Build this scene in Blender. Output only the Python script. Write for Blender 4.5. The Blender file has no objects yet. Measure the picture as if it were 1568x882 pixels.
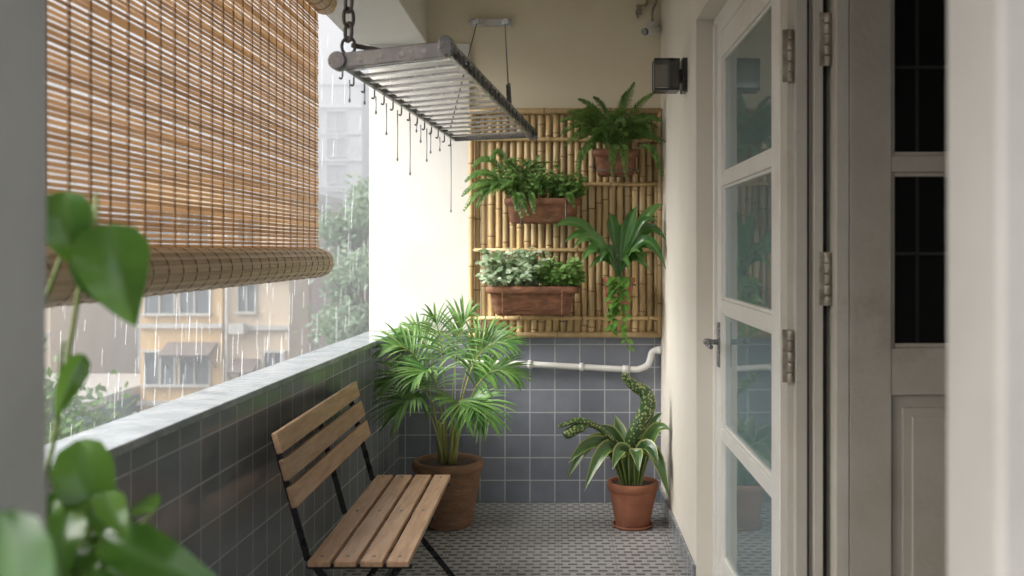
import bpy, math, random
from mathutils import Vector, Matrix, noise
R = random.Random(7)
D = bpy.data
scene = bpy.context.scene

# ------------------------------------------------------------------ helpers
class MB:
    def __init__(s): s.V=[]; s.F=[]; s.M=[]; s.A=[]; s.S=[]
    def v(s,p,a=(0.5,0,0)):
        s.V.append(tuple(p)); s.A.append(a); return len(s.V)-1
    def f(s,idx,m=0,smooth=False):
        s.F.append(tuple(idx)); s.M.append(m); s.S.append(smooth)
    def quad(s,pts,m=0,var=0.5):
        s.f([s.v(p,(var,0,0)) for p in pts],m)
    def box(s,x0,x1,y0,y1,z0,z1,m=0,var=None,mat=None):
        if var is None: var=R.random()
        c=[(x0,y0,z0),(x1,y0,z0),(x1,y1,z0),(x0,y1,z0),(x0,y0,z1),(x1,y0,z1),(x1,y1,z1),(x0,y1,z1)]
        if mat is not None: c=[mat@Vector(p) for p in c]
        i=[s.v(p,(var,0,0)) for p in c]
        for q in ((0,3,2,1),(4,5,6,7),(0,1,5,4),(1,2,6,5),(2,3,7,6),(3,0,4,7)):
            s.f([i[k] for k in q],m)
    def beam(s,a,b,w,h,m=0,up=(0,0,1),var=None):
        a=Vector(a);b=Vector(b);t=(b-a);L=t.length;t.normalize()
        sd=t.cross(Vector(up)); sd.normalize(); u=sd.cross(t)
        M=Matrix((( sd.x,t.x,u.x,a.x),(sd.y,t.y,u.y,a.y),(sd.z,t.z,u.z,a.z),(0,0,0,1)))
        s.box(-w/2,w/2,0,L,-h/2,h/2,m,var,M)
    def tube(s,path,rad,n=8,m=0,var=None,caps=True):
        if var is None: var=R.random()
        P=[Vector(p) for p in path]; k=len(P)
        if not hasattr(rad,'__len__'): rad=[rad]*k
        rings=[]; u=None
        for i in range(k):
            t=(P[min(i+1,k-1)]-P[max(i-1,0)]).normalized()
            if u is None:
                u=t.orthogonal().normalized()
            else:
                u=(u-t*u.dot(t)); 
                if u.length<1e-6: u=t.orthogonal()
                u.normalize()
            w=t.cross(u)
            rings.append([s.v(P[i]+(u*math.cos(2*math.pi*j/n)+w*math.sin(2*math.pi*j/n))*rad[i],(var,j/n,i/(k-1))) for j in range(n)])
        for i in range(k-1):
            for j in range(n):
                s.f([rings[i][j],rings[i][(j+1)%n],rings[i+1][(j+1)%n],rings[i+1][j]],m,True)
        if caps:
            s.f(rings[0][::-1],m); s.f(rings[-1],m)
    def lathe(s,prof,c,n=32,m=0,sx=1,sy=1,var=0.5,wob=0):
        rings=[]
        for (r,z) in prof:
            rings.append([s.v((c[0]+r*sx*math.cos(2*math.pi*j/n)*(1+wob*math.sin(3*j+z*30)),c[1]+r*sy*math.sin(2*math.pi*j/n),c[2]+z),(var,0,0)) for j in range(n)])
        for i in range(len(prof)-1):
            for j in range(n):
                s.f([rings[i][j],rings[i][(j+1)%n],rings[i+1][(j+1)%n],rings[i+1][j]],m,True)
    def ribbon(s,path,wid,side=None,m=0,fold=0.25,cols=2,var=None,wave=0,nh=None):
        if var is None: var=R.random()
        P=[Vector(p) for p in path]; k=len(P); rows=[]
        nhv=Vector(nh) if nh is not None else Vector((0,0,1))
        for i in range(k):
            t=(P[min(i+1,k-1)]-P[max(i-1,0)])
            if t.length<1e-9: t=Vector((0,0,1))
            t.normalize()
            sd=Vector(side) if side is not None else t.cross(nhv)
            sd=sd-t*sd.dot(t)
            if sd.length<1e-4: sd=t.orthogonal()
            sd.normalize(); nn=sd.cross(t)
            if side is None and nn.dot(nhv)<0: nn=-nn
            row=[]
            for j in range(-cols,cols+1):
                u=j/cols
                p=P[i]+sd*wid[i]*u+nn*(fold*abs(u)*wid[i]+wave*wid[i]*math.sin(i*1.7+3*u)*abs(u))
                row.append(s.v(p,(var,abs(u),i/(k-1))))
            rows.append(row)
        for i in range(k-1):
            for j in range(2*cols):
                s.f([rows[i][j],rows[i][j+1],rows[i+1][j+1],rows[i+1][j]],m,True)
    def build(s,name,mats,parent=None,bevel=0):
        me=D.meshes.new(name); me.from_pydata(s.V,[],s.F)
        for mt in mats: me.materials.append(mt)
        me.polygons.foreach_set('material_index',s.M)
        me.polygons.foreach_set('use_smooth',s.S)
        a=me.attributes.new('lf','FLOAT_VECTOR','POINT')
        a.data.foreach_set('vector',[c for t in s.A for c in t])
        me.update()
        o=D.objects.new(name,me); scene.collection.objects.link(o)
        if parent: o.parent=parent
        if bevel:
            b=o.modifiers.new('bevel','BEVEL'); b.width=bevel; b.segments=2; b.limit_method='ANGLE'; b.angle_limit=math.radians(50)
        return o
def group(name):
    e=D.objects.new(name,None); scene.collection.objects.link(e); return e
def bez(a,b,c,d=None,n=8):
    a=Vector(a);b=Vector(b);c=Vector(c); out=[]
    for i in range(n+1):
        t=i/n
        if d is None: out.append(a*(1-t)**2+b*2*t*(1-t)+c*t*t)
        else: out.append(a*(1-t)**3+b*3*t*(1-t)**2+c*3*t*t*(1-t)+Vector(d)*t**3)
    return out
def smoothpath(pts,n=4):
    P=[Vector(p) for p in pts]; out=[]
    for i in range(len(P)-1):
        p0=P[max(i-1,0)];p1=P[i];p2=P[i+1];p3=P[min(i+2,len(P)-1)]
        for k in range(n):
            t=k/n
            out.append(0.5*((2*p1)+(p2-p0)*t+(2*p0-5*p1+4*p2-p3)*t*t+(3*p1-p0-3*p2+p3)*t**3))
    out.append(P[-1]); return out

# ------------------------------------------------------------------ materials
def newmat(name):
    m=D.materials.new(name); m.use_nodes=True; nt=m.node_tree
    b=nt.nodes['Principled BSDF']; return m,nt,b
def N(nt,t,**kw):
    n=nt.nodes.new(t)
    for k,v in kw.items(): setattr(n,k,v)
    return n
def c4(c): return (c[0],c[1],c[2],1)
def mixc(nt,fac,a,b,bt='MIX'):
    n=nt.nodes.new('ShaderNodeMix'); n.data_type='RGBA'; n.blend_type=bt
    for s,v in ((0,fac),(6,a),(7,b)):
        if hasattr(v,'is_linked') or hasattr(v,'links'): nt.links.new(v,n.inputs[s])
        elif s==0: n.inputs[0].default_value=v
        else: n.inputs[s].default_value=c4(v)
    return n.outputs[2]
def coords(nt,scale=(1,1,1)):
    tc=N(nt,'ShaderNodeTexCoord'); mp=N(nt,'ShaderNodeMapping'); mp.inputs['Scale'].default_value=scale
    nt.links.new(tc.outputs['Object'],mp.inputs['Vector']); return mp.outputs[0]
def ramp(nt,src,lo,hi):
    r=N(nt,'ShaderNodeMapRange'); r.inputs['From Min'].default_value=lo; r.inputs['From Max'].default_value=hi
    nt.links.new(src,r.inputs['Value']); return r.outputs[0]
def surf(name,c1,c2,scale=3,stretch=(1,1,1),rough=0.6,metal=0,bump=0.1,bscale=60,c3=None,varamt=0,spec=0.5,rvar=0.15):
    m,nt,b=newmat(name); L=nt.links
    co=coords(nt,stretch)
    n1=N(nt,'ShaderNodeTexNoise'); n1.inputs['Scale'].default_value=scale; n1.inputs['Detail'].default_value=6; n1.inputs['Roughness'].default_value=0.6
    L.new(co,n1.inputs['Vector'])
    col=mixc(nt,ramp(nt,n1.outputs[0],0.35,0.65),c1,c2)
    if c3 is not None:
        n3=N(nt,'ShaderNodeTexNoise'); n3.inputs['Scale'].default_value=scale*0.37; n3.inputs['Detail'].default_value=8; n3.inputs['Roughness'].default_value=0.7
        L.new(co,n3.inputs['Vector'])
        col=mixc(nt,ramp(nt,n3.outputs[0],0.56,0.72),col,c3)
    if varamt:
        at=N(nt,'ShaderNodeAttribute',attribute_name='lf'); sp=N(nt,'ShaderNodeSeparateXYZ'); L.new(at.outputs['Vector'],sp.inputs[0])
        hs=N(nt,'ShaderNodeHueSaturation'); 
        mr=N(nt,'ShaderNodeMapRange'); mr.inputs['To Min'].default_value=1-varamt; mr.inputs['To Max'].default_value=1+varamt
        L.new(sp.outputs[0],mr.inputs['Value']); L.new(mr.outputs[0],hs.inputs['Value']); L.new(col,hs.inputs['Color']); col=hs.outputs[0]
    L.new(col,b.inputs['Base Color'])
    rr=N(nt,'ShaderNodeMapRange'); rr.inputs['To Min'].default_value=max(0.02,rough-rvar); rr.inputs['To Max'].default_value=min(1,rough+rvar)
    L.new(n1.outputs[0],rr.inputs['Value']); L.new(rr.outputs[0],b.inputs['Roughness'])
    b.inputs['Metallic'].default_value=metal; b.inputs['Specular IOR Level'].default_value=spec
    if bump:
        n2=N(nt,'ShaderNodeTexNoise'); n2.inputs['Scale'].default_value=bscale; n2.inputs['Detail'].default_value=4
        L.new(co,n2.inputs['Vector'])
        bp=N(nt,'ShaderNodeBump'); bp.inputs['Strength'].default_value=bump; bp.inputs['Distance'].default_value=0.01
        L.new(n2.outputs[0],bp.inputs['Height']); L.new(bp.outputs[0],b.inputs['Normal'])
    return m
def leaf(name,dark,light,edge=None,rough=0.35,trans=0.3,spots=None,mid=None):
    m,nt,b=newmat(name); L=nt.links
    at=N(nt,'ShaderNodeAttribute',attribute_name='lf'); sp=N(nt,'ShaderNodeSeparateXYZ'); L.new(at.outputs['Vector'],sp.inputs[0])
    nz=N(nt,'ShaderNodeTexNoise'); nz.inputs['Scale'].default_value=25; L.new(coords(nt),nz.inputs['Vector'])
    ad=N(nt,'ShaderNodeMath',operation='ADD'); L.new(sp.outputs[0],ad.inputs[0]); L.new(nz.outputs[0],ad.inputs[1])
    col=mixc(nt,ramp(nt,ad.outputs[0],0.5,1.4),dark,light)
    if spots is not None:
        vo=N(nt,'ShaderNodeTexVoronoi'); vo.inputs['Scale'].default_value=75; L.new(coords(nt),vo.inputs['Vector'])
        col=mixc(nt,ramp(nt,vo.outputs['Distance'],0.45,0.3),col,spots)
    if mid is not None:
        col=mixc(nt,ramp(nt,sp.outputs[1],0.35,0.0),col,mid)
    if edge is not None:
        col=mixc(nt,ramp(nt,sp.outputs[1],0.72,0.92),col,edge)
    L.new(col,b.inputs['Base Color']); b.inputs['Roughness'].default_value=rough
    tr=N(nt,'ShaderNodeBsdfTranslucent'); L.new(mixc(nt,0.5,col,(min(1,light[0]*1.6),min(1,light[1]*1.5),light[2])),tr.inputs['Color'])
    mx=N(nt,'ShaderNodeMixShader'); mx.inputs[0].default_value=trans
    L.new(b.outputs[0],mx.inputs[1]); L.new(tr.outputs[0],mx.inputs[2]); L.new(mx.outputs[0],nt.nodes['Material Output'].inputs[0])
    return m
def tiles(name,axes,w,h,c1,c2,grout,mort,rough=0.18,off=(0,0),offset=0.0,bump=0.4):
    m,nt,b=newmat(name); L=nt.links
    tc=N(nt,'ShaderNodeTexCoord'); sp=N(nt,'ShaderNodeSeparateXYZ'); cb=N(nt,'ShaderNodeCombineXYZ')
    L.new(tc.outputs['Object'],sp.inputs[0]); L.new(sp.outputs[axes[0]],cb.inputs[0]); L.new(sp.outputs[axes[1]],cb.inputs[1])
    mp=N(nt,'ShaderNodeMapping'); mp.inputs['Location'].default_value=(off[0],off[1],0); L.new(cb.outputs[0],mp.inputs[0])
    br=N(nt,'ShaderNodeTexBrick'); br.offset=offset; br.squash=1
    for k,v in (('Scale',1),('Mortar Size',mort),('Mortar Smooth',0.15),('Bias',0),('Brick Width',w),('Row Height',h)): br.inputs[k].default_value=v
    br.inputs['Color1'].default_value=c4(c1); br.inputs['Color2'].default_value=c4(c2); br.inputs['Mortar'].default_value=c4(grout)
    L.new(mp.outputs[0],br.inputs['Vector'])
    nz=N(nt,'ShaderNodeTexNoise'); nz.inputs['Scale'].default_value=4; nz.inputs['Detail'].default_value=7; nz.inputs['Roughness'].default_value=0.65; L.new(tc.outputs['Object'],nz.inputs['Vector'])
    g=N(nt,'ShaderNodeMapRange'); g.inputs['From Min'].default_value=0.3; g.inputs['From Max'].default_value=0.7; g.inputs['To Min'].default_value=0.84; g.inputs['To Max'].default_value=1.14
    L.new(nz.outputs[0],g.inputs['Value'])
    hs=N(nt,'ShaderNodeHueSaturation'); L.new(br.outputs[0],hs.inputs['Color']); L.new(g.outputs[0],hs.inputs['Value'])
    L.new(hs.outputs[0],b.inputs['Base Color'])
    rr=N(nt,'ShaderNodeMapRange'); rr.inputs['To Min'].default_value=rough; rr.inputs['To Max'].default_value=0.7; L.new(br.outputs['Fac'],rr.inputs['Value'])
    n2=N(nt,'ShaderNodeMath',operation='MULTIPLY_ADD'); n2.inputs[1].default_value=0.2; L.new(nz.outputs[0],n2.inputs[0]); L.new(rr.outputs[0],n2.inputs[2])
    L.new(n2.outputs[0],b.inputs['Roughness'])
    inv=N(nt,'ShaderNodeMath',operation='MULTIPLY_ADD'); inv.inputs[1].default_value=-1; L.new(br.outputs['Fac'],inv.inputs[0])
    nn=N(nt,'ShaderNodeMath',operation='MULTIPLY'); nn.inputs[1].default_value=0.5; L.new(nz.outputs[0],nn.inputs[0]); L.new(nn.outputs[0],inv.inputs[2])
    bp=N(nt,'ShaderNodeBump'); bp.inputs['Strength'].default_value=bump; bp.inputs['Distance'].default_value=0.004; L.new(inv.outputs[0],bp.inputs['Height']); L.new(bp.outputs[0],b.inputs['Normal'])
    return m,nt,b,hs,br,mp

cream=surf('cream_plaster',(0.73,0.66,0.49),(0.77,0.71,0.55),2.0,rough=0.8,bump=0.12,bscale=35,c3=(0.69,0.61,0.45))
cream2=surf('pale_cream_plaster',(0.74,0.70,0.62),(0.71,0.66,0.57),2.2,rough=0.8,bump=0.12,bscale=35,c3=(0.64,0.59,0.49))
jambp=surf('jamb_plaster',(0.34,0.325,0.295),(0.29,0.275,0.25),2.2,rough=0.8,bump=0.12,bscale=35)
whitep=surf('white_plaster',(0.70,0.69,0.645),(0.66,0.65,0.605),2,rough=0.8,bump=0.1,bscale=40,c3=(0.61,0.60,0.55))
greyp=surf('grey_plaster',(0.41,0.405,0.37),(0.34,0.335,0.30),3,rough=0.8,bump=0.15,bscale=40)
sillm=surf('wet_terrazzo',(0.36,0.39,0.40),(0.22,0.25,0.26),9,rough=0.16,bump=0.3,bscale=30,rvar=0.15,c3=(0.14,0.16,0.17))
doorp=surf('door_paint',(0.78,0.77,0.72),(0.73,0.715,0.66),4,rough=0.38,bump=0.08,bscale=50,c3=(0.63,0.59,0.50))
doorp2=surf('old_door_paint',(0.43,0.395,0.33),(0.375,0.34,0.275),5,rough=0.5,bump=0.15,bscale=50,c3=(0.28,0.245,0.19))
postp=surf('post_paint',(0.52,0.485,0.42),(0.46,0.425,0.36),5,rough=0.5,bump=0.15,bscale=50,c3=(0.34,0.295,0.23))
hinge_m=surf('worn_hinge',(0.42,0.38,0.31),(0.24,0.20,0.15),30,rough=0.5,metal=0.4,bump=0.3)
darkgap=surf('dark_gap',(0.03,0.028,0.025),(0.05,0.045,0.04),5,rough=0.9,bump=0)
steel=surf('rack_metal',(0.32,0.32,0.32),(0.23,0.23,0.24),12,rough=0.28,metal=0.6,bump=0.05)
alu=surf('rack_slat_aluminium',(0.68,0.69,0.70),(0.56,0.57,0.58),12,rough=0.25,metal=0.55,bump=0.03)
darkst=surf('dark_steel',(0.10,0.095,0.09),(0.16,0.15,0.14),20,rough=0.45,metal=0.6,bump=0.1)
blackm=surf('black_iron',(0.018,0.018,0.02),(0.03,0.03,0.032),20,rough=0.3,bump=0.05)
terra=surf('terracotta',(0.34,0.13,0.07),(0.26,0.095,0.05),9,rough=0.75,bump=0.2,bscale=45,c3=(0.40,0.22,0.15))
terra2=surf('weathered_terracotta',(0.13,0.055,0.03),(0.25,0.11,0.055),14,(1,1,2.2),rough=0.7,bump=0.5,bscale=26,c3=(0.32,0.18,0.11))
basket=surf('ribbed_brown_clay',(0.17,0.09,0.05),(0.25,0.135,0.075),12,(1,1,4),rough=0.75,bump=0.5,bscale=30,c3=(0.32,0.19,0.12))
soil=surf('soil',(0.04,0.028,0.02),(0.08,0.055,0.038),40,rough=0.95,bump=0.6)
pvc=surf('white_pvc',(0.74,0.74,0.71),(0.68,0.67,0.63),6,rough=0.35,bump=0.03)
bench_w=surf('bench_wood',(0.56,0.36,0.22),(0.40,0.235,0.13),9,(6,0.6,6),rough=0.42,bump=0.1,bscale=40,varamt=0.16)
bam=surf('bamboo',(0.58,0.43,0.22),(0.46,0.31,0.14),5,(8,8,1),rough=0.38,bump=0.06,bscale=20,c3=(0.62,0.50,0.29),varamt=0.25)
bamn=surf('bamboo_node',(0.16,0.09,0.04),(0.25,0.15,0.07),20,rough=0.55,bump=0.2,varamt=0.2)
stem=surf('green_stem',(0.16,0.24,0.06),(0.24,0.28,0.09),15,rough=0.5,bump=0.05)
cane=surf('palm_cane',(0.30,0.34,0.10),(0.40,0.38,0.14),15,rough=0.5,bump=0.05)
bark=surf('bark',(0.13,0.10,0.07),(0.08,0.06,0.045),8,rough=0.9,bump=0.5)
def blindmat(name,ca,cb,trn):
    m,nt,b=newmat(name); L=nt.links
    at=N(nt,'ShaderNodeAttribute',attribute_name='lf'); sp=N(nt,'ShaderNodeSeparateXYZ'); L.new(at.outputs['Vector'],sp.inputs[0])
    nz=N(nt,'ShaderNodeTexNoise'); nz.inputs['Scale'].default_value=1; nz.inputs['Detail'].default_value=5; L.new(coords(nt,(3,9,70)),nz.inputs['Vector'])
    a=N(nt,'ShaderNodeMath',operation='ADD'); L.new(sp.outputs[0],a.inputs[0]); L.new(nz.outputs[0],a.inputs[1])
    col=mixc(nt,ramp(nt,a.outputs[0],0.4,1.5),ca,cb)
    L.new(col,b.inputs['Base Color']); b.inputs['Roughness'].default_value=0.45
    tr=N(nt,'ShaderNodeBsdfTranslucent'); L.new(col,tr.inputs['Color'])
    mx=N(nt,'ShaderNodeMixShader'); mx.inputs[0].default_value=trn
    L.new(b.outputs[0],mx.inputs[1]); L.new(tr.outputs[0],mx.inputs[2]); L.new(mx.outputs[0],nt.nodes['Material Output'].inputs[0])
    return m
blindm=blindmat('blind_reed',(0.48,0.335,0.205),(0.70,0.53,0.35),0.44)
rollm=blindmat('blind_roll_reed',(0.56,0.40,0.22),(0.76,0.59,0.37),0.15)
stringm=surf('blind_string',(0.26,0.18,0.12),(0.34,0.24,0.16),20,rough=0.8,bump=0)
def glass(name,tint,tint_mix=0.06,rough=0.02,tr=(0.9,0.95,0.95),ior=1.5):
    m,nt,b=newmat(name); L=nt.links
    gl=N(nt,'ShaderNodeBsdfGlossy'); gl.inputs['Roughness'].default_value=rough; gl.inputs['Color'].default_value=(1,1,1,1)
    ts=N(nt,'ShaderNodeBsdfTransparent'); ts.inputs['Color'].default_value=c4(tr)
    fr=N(nt,'ShaderNodeFresnel'); fr.inputs['IOR'].default_value=ior
    nz=N(nt,'ShaderNodeTexNoise'); nz.inputs['Scale'].default_value=5; L.new(coords(nt),nz.inputs['Vector'])
    bp=N(nt,'ShaderNodeBump'); bp.inputs['Strength'].default_value=0.06; bp.inputs['Distance'].default_value=0.01; L.new(nz.outputs[0],bp.inputs['Height']); L.new(bp.outputs[0],gl.inputs['Normal'])
    mx=N(nt,'ShaderNodeMixShader'); L.new(fr.outputs[0],mx.inputs[0]); L.new(ts.outputs[0],mx.inputs[1]); L.new(gl.outputs[0],mx.inputs[2])
    df=N(nt,'ShaderNodeBsdfDiffuse'); df.inputs['Color'].default_value=c4(tint)
    m2=N(nt,'ShaderNodeMixShader'); m2.inputs[0].default_value=tint_mix; L.new(mx.outputs[0],m2.inputs[1]); L.new(df.outputs[0],m2.inputs[2])
    L.new(m2.outputs[0],nt.nodes['Material Output'].inputs[0]); return m
glassm=glass('door_glass',(0.40,0.54,0.56),0.2,ior=1.8)  # teal diffuse share puts a pale reflection into the pane colour
waterm=glass('water',(0.45,0.48,0.50),0.45,0.05,(0.7,0.73,0.75))

# ------------------------------------------------------------------ balcony shell
YB=5.64
tile_b=tiles('back_wall_tiles',(0,2),0.141,0.128,(0.185,0.20,0.24),(0.22,0.235,0.275),(0.46,0.48,0.50),0.0032,off=(0.02,0.0),rough=0.10)[0]
tile_s=tiles('parapet_tiles',(1,2),0.141,0.128,(0.19,0.21,0.22),(0.225,0.245,0.255),(0.42,0.44,0.44),0.0032,rough=0.03)[0]
fl,nt,b,hs,br,mp=tiles('floor_mosaic',(0,1),0.066,0.046,(0.11,0.11,0.113),(0.18,0.18,0.18),(0.34,0.335,0.33),0.0125,rough=0.12,offset=0.5,bump=0.15)
b2=N(nt,'ShaderNodeTexBrick'); b2.offset=0
for k,v in (('Scale',1),('Mortar Size',0.003),('Mortar Smooth',0.1),('Brick Width',0.264),('Row Height',0.276)): b2.inputs[k].default_value=v
nt.links.new(mp.outputs[0],b2.inputs['Vector'])
nt.links.new(mixc(nt,b2.outputs['Fac'],hs.outputs[0],(0.22,0.215,0.21)),b.inputs['Base Color'])

m=MB(); m.box(-1.25,4.0,-1.2,YB+0.2,-0.16,0); m.build('balcony_floor',[fl])
m=MB(); m.box(-1.28,4.0,-0.3,YB+0.2,3.0,3.15); m.build('balcony_ceiling',[cream2])
m=MB(); m.box(-1.15,-0.74,-0.3,YB,2.59,3.0); m.build('ceiling_beam',[whitep],bevel=0.006)
m=MB(); m.box(-1.07,0.72,YB,YB+0.16,-12,3.0,0); 
m.box(-1.06,0.58,YB-0.008,YB,0,0.945,1)
m.box(-1.066,-0.50,YB-0.03,YB-0.0085,0.975,2.595,2)  # added raised strip; its white colour stands for daylight glare on the wall
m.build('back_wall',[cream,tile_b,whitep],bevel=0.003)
def pin(y): return -0.9-(YB-y)*0.0398
def pout(y): return pin(y)-0.175
m=MB()
ya,yb=-1.0,YB-0.009
def prism(mb,xa0,xa1,xb0,xb1,ya,yb,z0,z1,mi):
    c=[(xa0,ya,z0),(xa1,ya,z0),(xb1,yb,z0),(xb0,yb,z0),(xa0,ya,z1),(xa1,ya,z1),(xb1,yb,z1),(xb0,yb,z1)]
    i=[mb.v(p) for p in c]
    for q in ((0,3,2,1),(4,5,6,7),(0,1,5,4),(1,2,6,5),(2,3,7,6),(3,0,4,7)): mb.f([i[k] for k in q],mi)
prism(m,pout(ya)+.01,pin(ya),pout(yb)+.01,pin(yb),ya,yb,0,0.95,0)
prism(m,pout(ya),pin(ya)+.012,pout(yb+.25),pin(yb)+.012,ya,yb,0.95,0.975,1)
m.build('parapet',[tile_s,sillm],bevel=0.004)
m=MB()
m.box(0.58,0.74,4.2,YB,0,3.0,0)
m.box(0.58,0.74,1.05,4.2,2.40,3.0,0)
m.box(0.566,0.58,4.2,YB-0.009,0,0.10,1)
m.build('house_wall',[cream2,tile_s],bevel=0.004)
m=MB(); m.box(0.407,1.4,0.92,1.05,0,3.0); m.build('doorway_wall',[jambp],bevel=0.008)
m=MB(); m.box(-1.15,-0.51,0.78,1.0,0,3.0); m.build('balcony_column',[greyp],bevel=0.01)
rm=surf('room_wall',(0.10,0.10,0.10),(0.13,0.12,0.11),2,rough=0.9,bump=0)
m=MB(); m.box(3.9,4.0,1.05,YB,0,3); m.box(0.74,4.0,YB-0.1,YB,0.0,3.0); m.box(1.4,4,0.95,1.05,0,3); m.build('room_walls',[rm])
m=MB(); ys=[2.95+i*0.012 for i in range(100)]
pts=[(0.80+0.022*math.sin(y*60)+0.01*math.sin(y*23),y) for y in ys]
r0=[m.v((x,y,0.1)) for x,y in pts]; r1=[m.v((x,y,2.35)) for x,y in pts]
for i in range(len(pts)-1): m.f([r0[i],r0[i+1],r1[i+1],r1[i]],0,True)
m.build('curtain',[surf('curtain_cloth',(0.42,0.50,0.50),(0.36,0.44,0.44),5,rough=0.9,bump=0)])

# ------------------------------------------------------------------ glazed door
g=group('glazed_door')
m=MB()
X0,X1=0.648,0.69
m.box(0.655,0.74,4.06,4.2,0,2.40,0)
m.box(0.655,0.74,2.9,4.06,2.31,2.40,0)
m.box(0.64,0.665,4.10,4.13,0,2.36,0)
m.build('frame',[doorp],g,0.004)
m=MB()
m.box(X0,X1,3.97,4.05,0.02,2.30,0); m.box(X0,X1,2.92,3.03,0.02,2.30,0)
zr=[(0.02,0.20),(0.675,0.725),(1.182,1.232),(1.685,1.735),(2.20,2.30)]
for a,b_ in zr: m.box(X0+.002,X1-.002,3.03,3.97,a,b_,0)
for i in range(4):
    z0=zr[i][1]; z1=zr[i+1][0]
    for (ya,yb2,za,zb) in ((3.03,3.042,z0,z1),(3.958,3.97,z0,z1),(3.042,3.958,z0,z0+.012),(3.042,3.958,z1-.012,z1)):
        m.box(X0+.010,X1-.010,ya,yb2,za,zb,0)
m.build('leaf',[doorp],g,0.003)
m=MB()
for i in range(4): m.box(0.667,0.671,3.04,3.96,zr[i][1]+.008,zr[i+1][0]-.008,0)
m.build('panes',[glassm],g)
m=MB()
m.box(0.640,0.648,3.985,4.03,0.96,1.14,0)
m.tube([(0.645,4.01,1.06),(0.60,4.01,1.06)],0.011,10)
m.tube(smoothpath([(0.602,4.015,1.06),(0.592,3.98,1.06),(0.592,3.92,1.055),(0.598,3.89,1.05)]),0.009,10)
m.lathe([(0,0),(0.016,0),(0.018,0.012),(0.010,0.022),(0,0.022)],(0.60,4.01,1.052),12)
m.build('handle',[steel],g,0.002)
m=MB()
m.box(0.65,0.745,2.83,2.915,0,3.0,0); m.box(0.668,0.70,2.80,2.83,0,3.0,0)
m.box(0.705,0.712,2.826,2.8299,0,3.0,1)
m.box(0.716,0.742,2.79,2.83,0,3.0,0)
m.box(0.745,0.765,2.84,2.9,0,3,1)
m.box(0.765,0.80,2.74,2.86,0,3.0,0)
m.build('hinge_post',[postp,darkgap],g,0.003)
m=MB()
for (x,y,z) in ((0.656,2.822,1.98),(0.656,2.822,1.13),(0.752,2.79,1.35),(0.752,2.79,2.02)):
    m.box(x-0.022,x+0.022,y-0.004,y,z-0.075,z+0.075,0)
    for k in range(5):
        m.tube([(x,y-0.008,z-0.075+k*0.03),(x,y-0.008,z-0.075+k*0.03+0.027)],0.009,10)
    for dz in (-.05,0,.05):
        for dx in (-.016,.016): m.lathe([(0,0),(0.004,0),(0.004,.004),(0,.004)],(x+dx,y-0.006,z+dz),8)
m.build('hinges',[hinge_m],g,0.001)

g=group('panelled_door')
m=MB(); y0,y1=2.74,2.785
xs0,xs1=0.802,1.62
m.box(xs0,0.918,y0,y1,0.02,2.6,0); m.box(1.50,xs1,y0,y1,0.02,2.6,0)
for a,b_ in ((0.02,0.2),(1.03,1.16),(1.645,1.69),(2.2,2.25),(2.5,2.6)): m.box(0.918,1.50,y0+.002,y1-.002,a,b_,0)
m.box(0.918,1.50,y0+.018,y1-.012,0.2,1.03,0)
m.box(0.95,1.47,y0+.008,y0+.018,0.235,0.995,0); m.box(0.975,1.445,y0+.002,y0+.008,0.26,0.97,0)
for a,b_ in ((1.16,1.645),(1.69,2.2),(2.25,2.5)):
    m.box(0.918,0.93,y0+.010,y1-.01,a,b_,0); m.box(0.93,1.5,y0+.010,y1-.01,a,a+.012,0); m.box(0.93,1.5,y0+.010,y1-.01,b_-.012,b_,0)
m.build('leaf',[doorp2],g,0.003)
m=MB()
for a,b_ in ((1.16,1.645),(1.69,2.2),(2.25,2.5)): m.box(0.92,1.5,y0+.02,y0+.024,a,b_,0)
m.build('panes',[glass('dark_glass',(0.03,0.03,0.03),0.2,0.03,(0.75,0.75,0.75))],g)
m=MB()  # faint mullions reflected in the panes, built as thin bars behind the glass
for x in (1.02,1.22,1.42): m.tube([(x,2.83,1.1),(x,2.83,2.6)],0.005,6)
for z in (1.42,1.95,2.3): m.tube([(0.85,2.83,z),(1.6,2.83,z)],0.005,6)
m.build('reflected_mullion_bars',[surf('bar_paint',(0.45,0.44,0.40),(0.4,0.39,0.36),5,bump=0)],g)

# ------------------------------------------------------------------ wall lamp
g=group('wall_lamp')
m=MB(); lx,ly,lz=0.50,4.52,2.22
m.box(0.558,0.58,ly-.05,ly+.05,lz-.075,lz+.075,0)
m.box(0.545,0.558,ly-.02,ly+.02,lz-.03,lz+.03,0)
m.box(0.43,0.545,ly-.055,ly+.055,lz+.062,lz+.072,0); m.box(0.43,0.545,ly-.055,ly+.055,lz-.072,lz-.062,0)
for xa in (0.43,0.539):
    for yy in (ly-.055,ly+.049): m.box(xa,xa+.006,yy,yy+.006,lz-.062,lz+.062,0)
m.box(0.50,0.545,ly-.045,ly+.045,lz-.062,lz+.062,0)
m.build('housing',[blackm],g,0.0015)
m=MB(); m.box(0.437,0.538,ly-.053,ly-.050,lz-.06,lz+.06,0); m.box(0.432,0.435,ly-.048,ly+.048,lz-.06,lz+.06,0); m.build('lamp_glass',[glass('smoked_glass',(0.20,0.21,0.21),0.25,0.05,(0.6,0.6,0.6),1.7)],g)

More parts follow.
